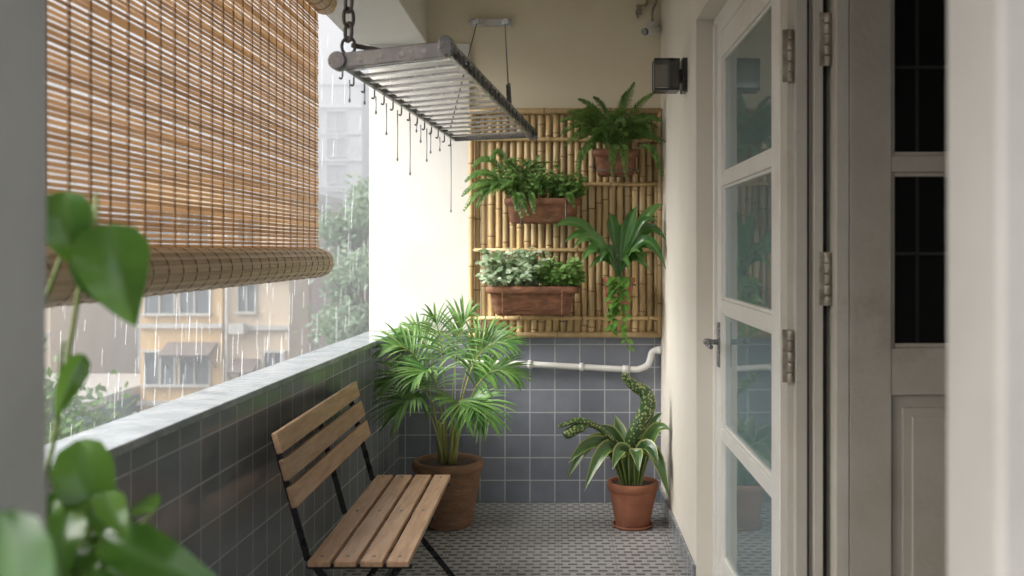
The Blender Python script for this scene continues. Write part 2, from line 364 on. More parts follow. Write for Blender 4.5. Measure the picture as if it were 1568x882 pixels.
# ------------------------------------------------------------------ security camera & conduit
g=group('security_camera')
m=MB()
m.box(0.50,0.56,YB-.03,YB,2.66,2.72,0)
m.tube(smoothpath([(0.53,YB-.03,2.69),(0.53,YB-.07,2.685),(0.52,YB-.10,2.665)]),0.009,8)
m.tube([(0.555,YB-.06,2.66),(0.48,YB-.15,2.635)],0.026,14); m.tube([(0.482,YB-.148,2.636),(0.472,YB-.16,2.632)],0.02,14,1)
m.build('body',[pvc,blackm],g,0.003)
m=MB()
m.tube(smoothpath([(0.555,YB-.02,3.0),(0.555,YB-.02,2.85),(0.53,YB-.04,2.78),(0.53,YB-.02,2.72)]),0.007,8)
m.tube(smoothpath([(0.50,YB-.015,3.0),(0.50,YB-.02,2.83),(0.47,YB-.05,2.80),(0.44,YB-.03,2.78),(0.45,YB-.02,2.74)]),0.006,8)
m.box(0.475,0.53,YB-.04,YB,2.86,2.92,0); m.box(0.44,0.47,YB-.05,YB-.01,2.76,2.81,0)
m.build('cables',[hinge_m],g)

# ------------------------------------------------------------------ pipe
g=group('drain_pipe')
m=MB(); yp=YB-0.05
m.tube(smoothpath([(-0.55,yp,0.80),(-0.2,yp,0.79),(0.1,yp,0.775),(0.40,yp,0.76),(0.46,yp,0.765),(0.50,yp,0.785),(0.515,yp,0.82),(0.525,yp,0.855),(0.55,yp,0.868),(0.58,yp,0.87)],6),0.018,14)
for x,z in ((-0.48,.798),(-0.16,0.788),(0.13,.774)):
    m.tube([(x-.012,yp,z),(x+.012,yp,z)],0.024,14); m.box(x-.008,x+.008,yp,YB-.008,z-.01,z+.01,0)
m.tube([(0.36,yp,.762),(0.40,yp,.760)],0.023,14)
m.tube([(0.555,yp,.868),(0.578,yp,.87)],0.023,14)
m.build('pipe',[pvc],g)

# ------------------------------------------------------------------ bamboo panel
g=group('bamboo_trellis')
m=MB(); x=-0.475
def pole(m,a,b,r,step):
    a=Vector(a);b=Vector(b);L=(b-a).length;t=(b-a).normalized();s=R.uniform(0.03,step); var=R.random()
    pts=[a];rad=[r]; nodes=[]
    while s<L-0.02:
        for ds,rr in ((-.014,1.0),(-.004,1.12),(0,.93),(.004,1.12),(.014,1.0)):
            pts.append(a+t*(s+ds)); rad.append(r*rr)
        nodes.append(a+t*s); s+=step*R.uniform(0.75,1.25)
    pts.append(b); rad.append(r)
    m.tube(pts,rad,12,0,var)
    for n_ in nodes: m.tube([n_-t*.0045,n_+t*.0045],r*1.08,12,1,R.random(),False)
while x<0.572:
    r=R.uniform(0.0165,0.0205); x+=r
    pole(m,(x,YB-.045+R.uniform(-.003,.003),0.945+R.uniform(-.008,.004)),(x+R.uniform(-.004,.004),YB-.045,2.205+R.uniform(-.01,.012)),r,0.2)
    x+=r+0.0035
m.build('poles',[bam,bamn],g)
m=MB()
for z in (0.955,1.05,1.43,1.80,2.05,2.205):
    pole(m,(-0.50,YB-.078,z),(0.575,YB-.078,z+R.uniform(-.004,.004)),0.0165 if z in(0.955,2.205) else 0.011,0.3)
pole(m,(-0.487,YB-.076,0.94),(-0.487,YB-.076,2.22),0.016,.25); pole(m,(0.566,YB-.08,0.94),(0.566,YB-.08,2.22),0.013,.25)
m.build('rails',[bam,bamn],g)

# ------------------------------------------------------------------ leaf colours
fernL=leaf('fern_leaf',(0.05,0.13,0.03),(0.17,0.31,0.08),rough=0.45)
herbL=leaf('herb_leaf',(0.07,0.17,0.04),(0.23,0.38,0.11),rough=0.45)
silvL=leaf('silver_leaf',(0.12,0.23,0.10),(0.42,0.50,0.36),rough=0.5)
broadL=leaf('broad_leaf',(0.035,0.12,0.03),(0.11,0.24,0.06),rough=0.2,mid=(0.15,0.28,0.09))
palmL=leaf('palm_leaf',(0.06,0.17,0.045),(0.22,0.38,0.11),rough=0.28)
pothL=leaf('pothos_leaf',(0.04,0.12,0.022),(0.13,0.27,0.045),rough=0.2,trans=0.35,mid=(0.13,0.25,0.07))
snakeL=leaf('snake_plant_leaf',(0.03,0.08,0.025),(0.09,0.17,0.05),edge=(0.34,0.38,0.13),rough=0.3,trans=0.12)
spotL=leaf('spotted_leaf',(0.02,0.055,0.018),(0.05,0.10,0.03),spots=(0.30,0.34,0.12),rough=0.3,trans=0.05)

def frond(m,a,b,c,pairs,llen,lw,droop=0.3,mi=0,stemm=1,srad=0.003,bare=0.2,segs=4,fwd=0.6,d=None,nh=None,prof='fern'):
    P=bez(a,b,c,d,n=24)
    m.tube(P,[srad*(1-.75*i/24) for i in range(25)],5,stemm)
    for i in range(pairs):
        t=bare+(1-bare)*(i+.5)/pairs; k=min(23,int(t*24)); f=t*24-k
        p=P[k].lerp(P[k+1],f); tg=(P[k+1]-P[k]).normalized()
        hint=Vector(nh) if nh is not None else Vector((0,0,1))
        sd=tg.cross(hint)
        if sd.length<.15: sd=tg.cross(Vector((0,1,0)))
        sd.normalize(); up=sd.cross(tg)
        if up.dot(hint)<0: up=-up
        u=(t-bare)/(1-bare)
        if prof=='palm': L=llen*(0.72+.35*math.sin(math.pi*min(1,u*1.1)))*(1-.35*max(0,u-.6)/.4)*R.uniform(.88,1.1)
        else: L=llen*(math.sin(math.pi*min(1,(u*0.82+0.14)))**0.7)*R.uniform(.88,1.1)
        for s_ in (-1,1):
            jt=.12 if prof=='palm' else .08
            dr=(sd*s_*(1-.5*u if prof=='palm' else 1)+tg*(fwd+0.8*u)+up*0.2+Vector((R.uniform(-jt,jt),R.uniform(-jt,jt),R.uniform(-jt,jt)))).normalized()
            pts=[p+dr*L*q/segs+Vector((0,0,-1))*droop*L*(q/segs)**2 for q in range(segs+1)]
            wd=[lw*w for w in ([0.45,1,0.95,0.6,0.05] if segs==4 else [0.7,1,0.05])]
            m.ribbon(pts,wd,m=mi,fold=0.35,cols=1,var=R.random(),nh=nh)
def oval(m,base,dr,L,W,mi=0,curl=0.3,seg=6,shape='oval',fold=0.2,side=None,cols=2,var=None):
    base=Vector(base);dr=Vector(dr).normalized()
    pts=[base+dr*L*i/seg+Vector((0,0,-1))*curl*L*(i/seg)**2 for i in range(seg+1)]
    if shape=='oval': w=[math.sin(math.pi*min(1,(i/seg)*.95+.03))**.8*W for i in range(seg+1)]
    else:
        w=[]
        for i in range(seg+1):
            t=i/seg; w.append(W*(min(1,(t/.22)**.5 if t<.22 else 1)*(1-max(0,(t-.3)/.7)**1.7)+.001))
        w[0]=W*.35
    w[-1]=0.0008
    m.ribbon(pts,w,side=side,m=mi,fold=fold,cols=cols,var=var,nh=(R.uniform(-.5,.5),-R.uniform(.2,1),R.uniform(.3,1)))

def trough(m,x0,x1,y0,y1,z0,z1,mi=0,soilm=1,tap=0.02):
    def ring(xa,xb,ya,yb,z,r,n=6):
        out=[]
        for cx,cy,a0 in ((xb-r,yb-r,0),(xa+r,yb-r,90),(xa+r,ya+r,180),(xb-r,ya+r,270)):
            for k in range(n+1):
                a=math.radians(a0+90*k/n); out.append(m.v((cx+r*math.cos(a),cy+r*math.sin(a),z)))
        return out
    H=z1-z0; rr=min(0.05,(y1-y0)/2-.004)
    seq=[(tap+.01,0,rr*.7),(tap,.012,rr*.8),(tap*.35,H*.72,rr),(tap*.35-.001,H*.74,rr),(-.008,H*.76,rr),(-.010,H*.98,rr),(-.004,H,rr),(.012,H,rr*.8),(.014,H-.02,rr*.8)]
    rg=[ring(x0+i,x1-i,y0+i,y1-i,z0+z,r) for i,z,r in seq]
    for a,b in zip(rg,rg[1:]):
        n=len(a)
        for j in range(n): m.f([a[j],a[(j+1)%n],b[(j+1)%n],b[j]],mi,True)
    m.f(rg[0][::-1],mi); m.f(rg[-1],soilm)

def pot(m,c,rt,rb,h,rim=0.03,mi=0,so=1,n=36):
    m.lathe([(0,0),(rb*.96,0),(rb,.006),(rt*.93,h-rim-.002),(rt*.93,h-rim),(rt,h-rim+.004),(rt*1.01,h-.004),(rt*.98,h),(rt*.88,h),(rt*.86,h-.02)],c,n,mi)
    m.lathe([(rt*.87,h-.02),(0,h-.012)],c,n,so)

# ---- fern pot (upper)
g=group('hanging_fern_pot'); m=MB()
trough(m,0.195,0.43,5.36,5.55,1.835,1.975)
m.build('pot',[terra2,soil],g)
m=MB()
m.tube([(0.19,5.352,1.86),(0.435,5.352,1.86)],.004,6); 
for x in (0.195,0.43): m.tube(smoothpath([(x,5.345,1.86),(x,5.45,1.85),(x,5.56,1.88),(x,5.57,2.0)]),.004,6)
m.build('bracket',[darkst],g)
m=MB(); c=Vector((0.31,5.45,1.97)); NH=(0,-.75,.65)
for i in range(34):
    a=R.uniform(0,2*math.pi); L=R.uniform(.16,.28); 
    dx=math.cos(a)*L*1.0; dy=math.sin(a)*L*.55-.06; dy=min(dy,.07)
    h=R.uniform(.10,.24); e=c+Vector((dx,dy,h-R.uniform(0,.13)*(L/.25)))
    frond(m,c+Vector((R.uniform(-.07,.07),R.uniform(-.05,.04),0)),c+Vector((dx*.4,dy*.4,h*1.25)),e,19,.040,.0048,.1,bare=.12,segs=2,srad=.0018,nh=NH)
for dx,z in ((0.20,2.27),(.10,2.33),(.06,2.28),(-0.12,2.25),(-.20,2.24),(-.26,2.17),(.25,2.12),(-.30,2.05),(-.31,2.12),(.24,2.0),(-.27,1.99)):
    frond(m,c,c+Vector((dx*.4,-.05,.24)),Vector((.31+dx,5.36,z)),24,.046,.0048,.1,bare=.15,segs=2,srad=.002,nh=NH)
for dx in (-.02,.04,-.18,.2):
    frond(m,c+Vector((dx*.5,-.06,0)),c+Vector((dx,-.16,.08)),c+Vector((dx*1.2,-.16,-.15)),18,.036,.005,.2,bare=.15,segs=2,nh=NH)
m.build('fern',[fernL,stem],g)

# ---- mid-left trough
g=group('herb_planter'); m=MB()
trough(m,-0.285,0.115,5.37,5.53,1.575,1.71); m.build('trough',[terra2,soil],g)
m=MB()
for x in (-.2,.04): m.tube(smoothpath([(x,5.358,1.70),(x,5.358,1.58),(x,5.40,1.565),(x,5.53,1.565),(x,5.565,1.6)],3),.004,6)
m.build('bracket',[darkst],g)
m=MB()
for i in range(20):
    c=Vector((R.uniform(-.28,-.14),R.uniform(5.4,5.5),1.71)); a=R.uniform(0,6.28); L=R.uniform(.1,.22)
    e=c+Vector((math.cos(a)*L-.06,min(.04,math.sin(a)*L*.5-.05),R.uniform(-.02,.19)))
    frond(m,c,c+Vector((math.cos(a)*L*.4,-.04,.18)),e,18,.042,.0048,.15,bare=.12,segs=2,nh=NH)
for x,z in ((-.52,1.72),(-.50,1.80),(-.46,1.88),(-.51,1.64),(-.44,1.66),(-.36,1.92),(-.40,1.72)):
    c=Vector((-.24,5.42,1.71)); frond(m,c,Vector(((x-.24)/2,5.34,max(z,1.75)+.13)),Vector((x,5.36,z)),23,.042,.005,.15,bare=.2,segs=2,nh=NH)
for i in range(120):
    c=Vector((R.uniform(-.28,.11),R.uniform(5.4,5.5),1.70)); hgt=R.uniform(.07,.25)*(1 if c.x<-.04 else .60)
    tip=c+Vector((R.uniform(-.07,.08),R.uniform(-.10,.0),hgt)); m.tube([c,c.lerp(tip,.5)+Vector((0,0,.02)),tip],.0018,4,1)
    for k in range(13):
        p=c.lerp(tip,R.uniform(.3,1)); a=R.uniform(0,6.28)
        oval(m,p,(math.cos(a),math.sin(a)*.6-.2,R.uniform(-.1,.7)),R.uniform(.022,.04),R.uniform(.007,.012),2,.3,3,cols=1)
for i in range(5):
    c=Vector((R.uniform(-.27,.11),5.38,1.72)); frond(m,c,c+Vector((0,-.06,.05)),c+Vector((R.uniform(-.03,.05),-.05,-R.uniform(.05,.13))),10,.03,.006,.2,segs=2,nh=NH)
m.build('herbs',[fernL,stem,herbL],g)

# ---- lower-left trough
g=group('foliage_planter'); m=MB()
trough(m,-0.385,0.105,5.35,5.53,1.075,1.235,tap=.04); m.build('trough',[terra2,soil],g)
m=MB()
for x in (-.3,.02): m.tube(smoothpath([(x,5.342,1.22),(x,5.352,1.09),(x,5.40,1.066),(x,5.53,1.066),(x,5.565,1.1)],3),.003,6)
m.build('bracket',[terra2],g)
m=MB()
for i in range(140):
    c=Vector((R.uniform(-.37,.09),R.uniform(5.38,5.5),1.23)); mi=2 if c.x<-.08 else 0
    hgt=R.uniform(.04,.20)*(1.1 if mi==2 else .8)
    tip=c+Vector((R.uniform(-.09,.09),R.uniform(-.10,.0),hgt)); m.tube([c,c.lerp(tip,.5)+Vector((0,0,.02)),tip],.0018,4,1)
    for k in range(11):
        p=c.lerp(tip,R.uniform(.35,1)); a=R.uniform(0,6.28)
        oval(m,p,(math.cos(a),math.sin(a)*.6-.3,R.uniform(-.2,.6)),R.uniform(.026,.05),R.uniform(.009,.017),mi,.35,3,cols=1)
m.build('foliage',[herbL,stem,silvL],g)

# ---- right hanging pot, broad leaves and trailing vine
g=group('hanging_broadleaf_pot'); m=MB(); c0=(0.33,5.44,1.13)
pot(m,c0,.088,.062,.15); m.build('pot',[terra,soil],g)
m=MB(); m.tube([(0.33+.093*math.cos(a*math.pi/12),5.44+.093*math.sin(a*math.pi/12),1.24) for a in range(25)],.004,6)
m.tube([(0.33,5.533,1.24),(0.33,5.57,1.24),(.33,5.57,1.35)],.005,6); m.build('bracket',[darkst],g)
m=MB(); c=Vector((.33,5.44,1.27))
tips=[((-.03,1.55),.32),((.08,1.44),.26),((.12,1.36),.2),((.58,1.48),.32),((.55,1.38),.24),((.57,1.68),.3),((.42,1.66),.25),((.27,1.62),.27),((.47,1.34),.2),((.03,1.47),.26),((.53,1.58),.30),((.35,1.57),.2),((.57,1.33),.3),((.22,1.36),.18)]
for (tx,tz),up in tips:
    y_=R.uniform(5.26,5.40)
    P=bez(c,c+Vector(((tx-.33)*.5,(y_-5.44)*.6,up+.09)),(tx,y_,tz),n=12)
    m.ribbon(P,[.004,.004,.004,.008,.017,.026,.031,.033,.031,.026,.018,.008,.001],m=0,fold=.35,var=R.random(),nh=(R.uniform(-.3,.3),-1,R.uniform(.3,1)))
for i in range(11):
    a=R.uniform(0,6.28); e=c+Vector((math.cos(a)*.17,math.sin(a)*.09-.05,R.uniform(.02,.2)))
    m.ribbon(bez(c,c+Vector((math.cos(a)*.05,0,.2)),e,n=8),[.003,.004,.012,.020,.025,.023,.016,.009,.001],m=0,fold=.35,nh=(R.uniform(-.3,.3),-1,R.uniform(.3,1)))
for i in range(5):
    x=.33+R.uniform(-.05,.06); zb=[.91,.95,1.03,1.10,1.0][i]
    P=smoothpath([(x,5.42,1.27),(x+.01,5.34,1.28),(x+R.uniform(-.02,.02),5.325,1.18),(x+R.uniform(-.03,.03),5.33,zb)],5)
    m.tube(P,.0022,5,1)
    for p in P[4::1]:
        a=R.uniform(3.3,6.1); oval(m,p,(math.cos(a),math.sin(a)*.5,-.35),R.uniform(.03,.052),R.uniform(.011,.019),2,.3,4,'heart')
m.build('leaves',[broadL,stem,pothL],g)

# ---- palm
g=group('potted_palm'); m=MB(); c0=(-.575,5.18,0)
m.lathe([(0,0.0),(.115,0),(.125,.01)]+[(.125+.045*(i/24)**.8+.0025*(i%2),.01+.27*i/24) for i in range(25)]+[(.172,.29),(.183,.295),(.187,.315),(.184,.338),(.172,.342),(.158,.338),(.155,.315)],c0,40,0)
m.lathe([(.156,.318),(0,.325)],c0,40,1)
m.build('pot',[basket,soil],g)
m=MB(); c=Vector((-.575,5.18,.32))
for i in range(14):
    a=R.uniform(0,6.28); b=c+Vector((math.cos(a)*.04,math.sin(a)*.04,0)); m.tube([b,b+Vector((math.cos(a)*.015,math.sin(a)*.015,.22))],[.009,.007],7,1)
F=[((-.72,5.10,.92),(-.87,5.04,.94)),((-.70,5.05,.82),(-.86,4.98,.76)),((-.70,4.98,.74),(-.80,4.88,.62)),((-.52,5.12,1.0),(-.45,5.08,1.10)),((-.60,5.1,1.0),(-.64,5.05,1.08)),
   ((-.42,5.06,.94),(-.24,5.0,.96)),((-.38,5.02,.84),(-.21,4.96,.80)),((-.42,4.94,.72),(-.34,4.82,.60)),
   ((-.46,5.25,.92),(-.32,5.28,1.0)),((-.68,5.3,.94),(-.80,5.3,1.0)),((-.50,4.95,.72),(-.46,4.80,.62)),((-.62,5.0,.84),(-.70,4.88,.80))]
for (ap,e) in F:
    ap=Vector(ap); e=Vector(e); q1=c.lerp(ap,.55); q1.z=c.z+(ap.z-c.z)*.75
    b0=c+Vector(((ap.x-c.x)*.15,(ap.y-c.y)*.15,0))
    ctrl2=Vector((ap.x,ap.y,ap.z+.06))
    frond(m,b0,q1,ctrl2,20,.215,.0075,.30,bare=.46,segs=4,srad=.0055,fwd=.45,d=e,nh=(R.uniform(-.3,.3),-.55,.85),prof='palm')
m.build('fronds',[palmL,cane],g)

# ---- snake plant
g=group('potted_snake_plant'); m=MB(); c0=(.385,5.16,0)
pot(m,c0,.132,.088,.235,.045)
m.lathe([(0,0.001),(.10,.001),(.108,.016),(.1,.016)],c0,30,0)
m.build('pot',[terra,soil],g)
m=MB()
P=smoothpath([(.375,5.16,.21),(.362,5.14,.38),(.39,5.12,.48),(.435,5.11,.57),(.460,5.10,.64),(.445,5.10,.70),(.39,5.09,.735),(.345,5.08,.775),(.335,5.07,.80)],5)
n=len(P); rad=[.032+.010*math.sin(math.pi*min(1,i/n*1.3)) if i<n*.5 else .040*(1-((i-n*.5)/(n*.5))**1.3*.75) for i in range(n)]; m.tube(P,rad,14,0)
P=smoothpath([(.36,5.15,.22),(.315,5.11,.40),(.235,5.06,.505),(.165,5.03,.55),(.11,5.01,.54),(.06,5.0,.515),(.03,4.99,.50)],5)
n=len(P); m.tube(P,[(.014+.006*i/n if i<n*.6 else (.027 if i<n*.86 else .027*(1-((i-n*.86)/(n*.16))**2*.7))) for i in range(n)],12,0)
P=smoothpath([(.16,5.02,.555),(.10,5.0,.575),(.04,4.99,.56),(-.0,4.985,.545)],5)
m.tube(P,[.02*(1-.6*i/len(P)) for i in range(len(P))],10,0)
m.build('curling_leaves',[spotL],g)
m=MB(); c=Vector((.385,5.16,.22))
S=[((.565,5.05,.52),.36),((.555,5.0,.19),.40),((.05,5.0,.36),.38),((.13,4.96,.23),.42),((.54,5.2,.58),.28),((.22,5.1,.53),.28),((.04,5.02,.27),.46),((.50,4.98,.35),.35),((.27,4.95,.34),.33),((.30,5.3,.55),.2),((.46,5.25,.5),.2),((.40,4.95,.33),.3)]
for e,up in S:
    e=Vector(e); dv=e-c; P=bez(c+Vector((dv.x*.12,dv.y*.12,0)),c+Vector((dv.x*.4,dv.y*.4,up)),e,n=14)
    m.ribbon(P,[.018+.018*math.sin(math.pi*min(1,(i/14)*.9+.1)) if i<12 else (.02 if i==12 else (.012 if i==13 else .001)) for i in range(15)],m=0,fold=.45,cols=3,var=R.random(),wave=.05,nh=(0,-.9,.5))
m.build('strap_leaves',[snakeL],g)

# ------------------------------------------------------------------ bench
g=group('folding_bench')
ya,yb=3.13,4.34
m=MB()
for i in range(4):
    x0=-.79+i*.083; m.box(x0,x0+.071,ya,yb,.432,.452,0)
tilt=math.atan2(.11,.40)
for zc in (.82,.735,.65):
    t=(zc-.45)/.40; xc=-.795-.11*t
    M=Matrix.Translation((xc,0,zc))@Matrix.Rotation(-tilt,4,'Y')
    m.box(.004,.024,ya-.01,yb+.01,-.034,.034,0,None,M)
m.build('slats',[bench_w],g,0.004)
m=MB()
for y in (ya+.05,(ya+yb)/2,yb-.05):
    m.beam((-.80,y,.44),(-.908,y,.835),.006,.022,0,up=(1,0,0))
for y in (ya+.05,yb-.05):
    m.beam((-.80,y,.45),(-.44,y,0.004),.008,.024,0,up=(1,0,1))
    m.beam((-.50,y+.012,.428),(-.83,y+.012,0.004),.008,.024,0,up=(1,0,1))
    m.beam((-.80,y-.01,.424),(-.465,y-.01,.424),.008,.016,0)
for y in ((ya+yb)/2,): m.beam((-.80,y,.424),(-.465,y,.424),.008,.016,0)
for x,z in ((-.47,.03),(-.80,.03),(-.80,.42),(-.63,.235)):
    m.tube([(x,ya+.05,z),(x,yb-.05,z)],.006,8)
m.build('iron_frame',[blackm],g,0.001)
m=MB()
for y in (ya+.05,(ya+yb)/2,yb-.05):
    for i in range(4): m.lathe([(.006,0),(.006,.0015),(0,.0025)],(-.755+i*.083,y,.452),10)
m.build('screws',[steel],g)

# ------------------------------------------------------------------ drying rack
g=group('ceiling_drying_rack')
nl=Vector((-.647,2.93,1.985)); nr=Vector((-.320,2.85,2.005)); flf=Vector((-.440,4.23,1.905)); frf=Vector((-.113,4.18,1.915))
m=MB()
m.beam(nl,nr,.018,.046,0); m.beam(flf,frf,.018,.026,0)
m.beam(nl,flf,.016,.022,0); m.beam(nr,frf,.018,.026,0)
m.beam(nr+Vector((.018,0,.008)),frf+Vector((.018,0,.008)),.008,.02,0)
for p,dv,rr in ((nl,flf-nl,.027),(nr,frf-nr,.020),(nr+Vector((0,0,.018)),frf-nr,.019),(frf,frf-nr,.022)):
    d_=dv.normalized(); 
    m.tube([p-d_*.02,p+d_*.02],rr,18)
m.build('frame',[steel],g,0.003)
m=MB()
K=16
for i in range(1,K):
    t=i/K; a=nl.lerp(flf,t)+Vector((.008,0,-.004)); b=nr.lerp(frf,t)+Vector((-.008,0,-.004)); m.beam(a,b,.026,.007,0,var=.5)
m.build('slats',[alu],g,0.001)
m=MB()
for t in (.2,.4,.6,.8):
    p=nl.lerp(nr,t); m.tube([p+Vector((0,-.0095,0)),p+Vector((0,-.013,0))],.008,12)
m.build('rivets',[whitep],g)
m=MB()
for i in range(22):
    t=(i+.5)/22; p=nr.lerp(frf,t)+Vector((.026,0,-.008)); 
    m.tube([p+Vector((0,math.cos(a)*.011,math.sin(a)*.016-.006)) for a in [k*.785 for k in range(9)]],.0028,5)
for i in range(14):
    t=(i+.5)/14; p=nl.lerp(flf,t)+Vector((-.006,0,-.012)); 
    m.tube(smoothpath([p,p+Vector((0,0,-.02)),p+Vector((-.004,0,-.028)),p+Vector((-.010,0,-.024))],3),.0028,6)
m.build('pegs',[darkst],g)
def chain(m,a,b,L,w,r):
    a=Vector(a);b=Vector(b);T=(b-a).length;n=max(1,round(T/(L*.78)));t=(b-a).normalized();u=t.orthogonal().normalized();v=t.cross(u)
    for i in range(n):
        c=a+t*(T*(i+.5)/n); s_=u if i%2 else v; pts=[]
        for k in range(17):
            an=k*2*math.pi/16; pts.append(c+t*math.sin(an)*L*.5+s_*math.copysign(abs(math.cos(an))**.7,math.cos(an))*w*.5)
        m.tube(pts,r,7,0,None,False)
m=MB()
cp=Vector((-.618,2.93,2.02)); chain(m,cp+Vector((0,0,.03)),(-.618,2.95,2.57),.055,.034,.0055)
m.tube([cp+Vector((math.cos(k*.524)*.02,0,math.sin(k*.524)*.026+.01)) for k in range(13)],.005,7)
m.tube([(-.61,2.94,2.035),(-.43,3.05,2.02)],.008,8)
m.tube([(-.618,2.95,2.56),(-.618,2.95,3.0)],.006,8)
A=nr.lerp(frf,.62)+Vector((.01,0,.02)); B=Vector((-.30,YB-.05,2.70)); Bl=Vector((-.46,YB-.05,2.70))
chain(m,A,A.lerp(B,.17),.032,.02,.003); m.tube([A.lerp(B,.17),B],.0028,6)
Al=nl.lerp(flf,.86)+Vector((.03,0,.01)); m.tube([Al,Bl],.0028,6)
m.build('chains',[darkst],g)
m=MB(); m.box(-.50,-.26,YB-.035,YB,2.695,2.735,0)
for x in (-.46,-.30): m.tube([(x,YB-.035,2.715),(x,YB-.06,2.71)],.02,12); m.tube([(x-.0,YB-.05,2.72),(x,YB-.05,2.69)],.006,8)
for x in (-.49,-.27): m.tube([(x,YB-.035,2.715),(x,YB-.042,2.715)],.014,12)
m.build('wall_bracket',[alu],g,.004)
m=MB()
for t,L in ((.08,.06),(.26,.05),(.34,.10),(.43,.17),(.54,.20),(.64,.06),(.74,.08),(.84,.05),(.97,.28),(.6,.03),(.18,.04),(.70,.12)):
    p=nl.lerp(flf,t)+Vector((-.006,0,-.03)); m.tube([p,p+Vector((0.001,0,-L*.6)),p+Vector((0,0,-L))],[.0024,.0015,.0018],6,0,None); 
    e=p+Vector((0,0,-L)); m.lathe([(0,-.010),(.0036,-.006),(.0038,-.002),(0,.008)],e,8)
m.build('water_drips',[waterm],g)

# ------------------------------------------------------------------ blind
g=group('bamboo_blind')
m=MB(); bx=-1.05; y0,y1=1.3,4.35; z=1.44; 
while z<2.56:
    h=R.uniform(.0092,.0122); jit=R.uniform(-.0012,.0012); var=R.random()
    k=10
    for i in range(k):
        a=y0+(y1-y0)*i/k; b=y0+(y1-y0)*(i+1)/k
        za=z+.0020*noise.noise(Vector((a*2,z*40,0))); zb=z+.0020*noise.noise(Vector((b*2,z*40,0)))
        m.beam((bx+jit,a+(0 if i else R.uniform(-.006,.006)),za),(bx+jit,b+(R.uniform(-.008,.008) if i==k-1 else 0),zb),.0018,h,0,var=min(1,max(0,var+R.uniform(-.12,.12))))
    z+=.0142+R.choice((0,0,0,.0015,-.001))
m.build('reed_slats',[blindm],g)
m=MB(); y=y0+.05
while y<y1:
    m.box(bx-.0035,bx-.0015,y-.002,y+.002,1.40,2.56,0); m.box(bx+.0015,bx+.0035,y-.0025,y+.0025,1.40,2.56,0); y+=.098
m.build('strings',[stringm],g)
m=MB()
rc=(bx,1.375)
for k in range(34):
    a=k*2*math.pi/34; r=.060+.0012*(k%2); 
    M=Matrix.Translation((rc[0]+r*math.cos(a),0,rc[1]+r*math.sin(a)))@Matrix.Rotation(-a,4,'Y')
    m.box(-.0015,.0015,y0,y1+.03+R.uniform(-.006,.006),-.0052,.0052,0,None,M)
for rr in (.048,.036,.024,.012):
    n=int(rr/.0018)
    for k in range(n):
        a=k*2*math.pi/n; M=Matrix.Translation((rc[0]+rr*math.cos(a),0,rc[1]+rr*math.sin(a)))@Matrix.Rotation(-a,4,'Y')
        m.box(-.0015,.0015,y0,y1+.022+R.uniform(-.006,.006),-.005,.005,0,None,M)
for k in range(30):
    a=k*2*math.pi/30; M=Matrix.Translation((bx+.02+.052*math.cos(a),0,2.52+.052*math.sin(a)))@Matrix.Rotation(-a,4,'Y')
    m.box(-.0015,.0015,y0,y1+.04+R.uniform(-.006,.006),-.0052,.0052,0,None,M)
m.build('rolls',[rollm],g)
m=MB(); y=y0+.05
while y<y1:
    for c_,r in ((rc,.0635),((bx+.02,2.52),.0555)):
        m.tube([(c_[0]+r*math.cos(a*.393),y,c_[1]+r*math.sin(a*.393)) for a in range(17)],.0016,4,0,None,False)
    y+=.098
m.build('roll_strings',[stringm],g)

# ------------------------------------------------------------------ foreground plant
g=group('potted_pothos')
m=MB(); pc=(-.66,1.28,.60); pot(m,pc,.13,.09,.22,.04); m.build('pot',[terra,soil],g)
m=MB()
m.box(-.80,-.52,1.14,1.42,.57,.60,0)
for dx in (-.12,.12):
    for dy in (-.12,.12): m.box(-.66+dx-.012,-.66+dx+.012,1.28+dy-.012,1.28+dy+.012,0,.57,0)
m.build('stand',[bench_w],g,.003)
m=MB(); c=Vector((-.66,1.28,.80))
def pl(base,tip,W,normal,var=None,curl=.10):
    base=Vector(base);tip=Vector(tip);d_=tip-base; n_=Vector(normal).normalized(); sd=d_.cross(n_).normalized()
    P=[base+d_*t+n_*(math.sin(math.pi*t)*curl*d_.length)+sd*(math.sin(t*3)*.06*d_.length) for t in [i/12 for i in range(13)]]
    w=[]
    for i in range(13):
        t=i/12; w.append(W*((.55+.45*min(1,t/.25))*(1-max(0,(t-.32)/.68)**1.6)))
    w[0]=W*.15; w[1]=W*.72; w[-1]=.0006
    m.ribbon(P,w,side=sd,m=0,fold=.30,cols=4,var=var,wave=.05)
def st(a,b,bulge=(0,0,.05)):
    a=Vector(a);b=Vector(b); m.tube(bez(a,(a+b)/2+Vector(bulge),b,n=10),.0026,6,1)
top=Vector((-.605,1.30,1.49))
m.tube(smoothpath([c,(-.69,1.30,1.0),(-.66,1.31,1.2),(-.63,1.31,1.38),top],5),.0034,7,1)
m.tube(smoothpath([c,(-.74,1.32,1.05),(-.72,1.33,1.25),(-.66,1.32,1.42)],5),.003,7,1)
pl((-.635,1.28,1.505),(-.610,1.27,1.405),.034,(.3,-1,.3),.3)
st(top,(-.58,1.25,1.46)); pl((-.565,1.25,1.462),(-.525,1.24,1.335),.044,(.45,-1,.2),.5)
pl((-.590,1.26,1.435),(-.555,1.25,1.355),.028,(-.5,-1,.4),.1)
st((-.66,1.31,1.2),(-.64,1.29,1.31)); pl((-.615,1.29,1.295),(-.64,1.27,1.215),.017,(.8,-1,.1),.7)
st(c,(-.585,1.26,1.18),(0,0,.12)); pl((-.605,1.26,1.190),(-.545,1.24,1.065),.037,(.2,-1,.3),.9)
st(c,(-.54,1.20,1.09),(.02,-.03,.12)); pl((-.545,1.19,1.090),(-.37,1.17,1.020),.032,(.1,-.75,.8),.4)
pl((-.63,1.2,1.13),(-.565,1.16,1.035),.036,(0,-1,.5),.9)
